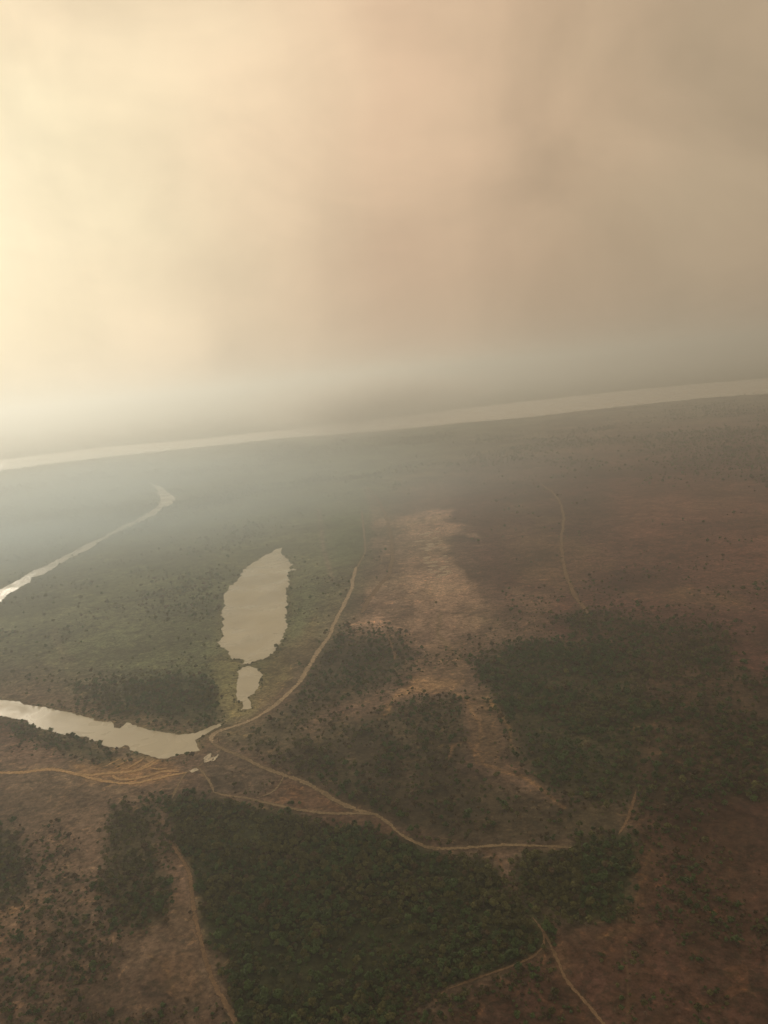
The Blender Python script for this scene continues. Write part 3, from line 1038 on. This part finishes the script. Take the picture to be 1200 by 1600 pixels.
def zone(k, u, v):
    """where in its wood a tree stands, by rows and columns of that wood"""
    if k == len(WOODS):
        lo, hi, nm = (0, 1150), (1200, 1600), 'open scrub '
        nm += 'left of the footpath' if u < 340 else ('at lower right' if u > 880 else 'beside the dense wood')
    else:
        p = np.array(WOODS[k][1])
        lo, hi = p.min(0), np.minimum(p.max(0), (1200, 1600))
        nm = ZONES.get(k, 'hazy far woodland') if k else 'dense wood below the road'
    n = 5 if k in (0, len(WOODS)) else 3
    i = int(np.clip((u - lo[0]) / (hi[0] - lo[0]) * n, 0, n - 1))
    j = int(np.clip((v - lo[1]) / (hi[1] - lo[1]) * n, 0, n - 1))
    cols = ('far left', 'left', 'centre', 'right', 'far right') if n == 5 else ('left', 'centre', 'right')
    rows = ('top', 'upper', 'middle', 'lower', 'bottom') if n == 5 else ('upper', 'middle', 'lower')
    return rows[j] + ' ' + cols[i] + ' of the ' + nm


gone = {}
for px, k, i in near:
    row = (tree_rows + [plain])[k]
    gone.setdefault(k, []).append(i)
    crown, trunk, jo, kind = PROTO[row['pick'][i]]
    x, y = float(row['x'][i]), float(row['y'][i])
    u, v = to_px(x, y)
    o = bpy.data.objects.new('bush_tree', None)
    COL.objects.link(o)
    o.empty_display_size = .5
    o.location = (x, y, float(terrain(np.array([x]), np.array([y]))[0]))
    o.rotation_euler[2] = float(row['turn'][i])
    o.scale = [float(q) for q in row['size'][i]]
    z = zone(k, float(u), float(v))
    sw = 'large' if row['size'][i].mean() > 1.25 else 'small' if row['size'][i].mean() < .95 else 'medium'
    tag(o, sw + ' ' + COLOUR[kind] + ' tree, ' + z, 'tree', sw + ' ' + COLOUR[kind] + ' trees, ' + z)
    for nm, me in (('crown', crown), ('trunk', trunk)):
        c = bpy.data.objects.new(nm, me)
        COL.objects.link(c)
        c.parent = o
for k, row in enumerate(tree_rows + [plain]):
    if k in gone:
        m = np.ones(len(row['x']), bool)
        m[gone[k]] = False
        for key in ('x', 'y', 'pick', 'turn', 'size'):
            row[key] = row[key][m]
total = 0
for row in tree_rows + [plain, shore]:
    total += len(row['x'])
    scatter(row['name'], row['x'], row['y'], row['pick'], row['turn'], row['size'], row['label'],
            {'woodland': 'woodland', 'scrub': 'scrub', 'shore_bushes': 'bushes'}[row['name']])
print('scattered', total)

# ------------------------------------------------------------------ the smoky air
def box_mesh(name, lo, hi):
    v = [(x, y, z) for z in (lo[2], hi[2]) for y in (lo[1], hi[1]) for x in (lo[0], hi[0])]
    f = [(0, 2, 3, 1), (4, 5, 7, 6), (0, 1, 5, 4), (2, 6, 7, 3), (0, 4, 6, 2), (1, 3, 7, 5)]
    return mesh_from(name, v, f)


mh = bpy.data.materials.new('smoky_air')
mh.use_nodes = True
nt = NT(mh.node_tree)
out = nt.n('ShaderNodeOutputMaterial')
pv = nt.n('ShaderNodeVolumePrincipled')
pv.inputs['Color'].default_value = HAZE_COLOR
pv.inputs['Density'].default_value = HAZE_DENSITY
pv.inputs['Anisotropy'].default_value = HAZE_G
nt.l(pv.outputs[0], out.inputs['Volume'])
haze = link('haze', box_mesh('haze', (-66000, -66000, -6), (66000, 66000, 440)), None, mh)
tag(haze, 'pale smoke haze over the whole plain', None, None, 'stuff')


def smoke_bank(name, centre, radii, density, label, col=(.99, .985, .96, 1)):
    bm = bmesh.new()
    bmesh.ops.create_icosphere(bm, subdivisions=3, radius=1.0)
    me = bpy.data.meshes.new(name)
    bm.to_mesh(me)
    bm.free()
    m = bpy.data.materials.new('drifting_smoke')
    m.use_nodes = True
    nt = NT(m.node_tree)
    out = nt.n('ShaderNodeOutputMaterial')
    pv = nt.n('ShaderNodeVolumePrincipled')
    pv.inputs['Color'].default_value = col
    pv.inputs['Anisotropy'].default_value = .55
    tcn = nt.n('ShaderNodeTexCoord')
    ob = tcn.outputs['Object']
    ln = nt.n('ShaderNodeVectorMath', operation='LENGTH')
    nt.l(ob, ln.inputs[0])
    fall = nt.maprange(ln.outputs['Value'], .1, .95, 1, 0)
    fall = nt.math('POWER', fall, 1.6)
    nz = nt.maprange(nt.noise(ob, 2.2, 3, .55, .5), .3, .7, .25, 1.5)
    nt.l(nt.math('MULTIPLY', nt.math('MULTIPLY', fall, nz), density), pv.inputs['Density'])
    nt.l(pv.outputs[0], out.inputs['Volume'])
    o = link(name, me, None, m)
    o.location = centre
    o.scale = radii
    return tag(o, label, None, None, 'stuff')


sx, sy = ground_pt(575, 690)
smoke_bank('smoke', (sx, sy, 200), (850, 800, 225), .0048, 'pale smoke bank drifting over the river in the middle')
sx, sy = ground_pt(70, 880)
smoke_bank('smoke', (sx, sy, 90), (1350, 1050, 175), .0020, 'cool grey smoke veil over the channel at left', (.72, .88, .98, 1))
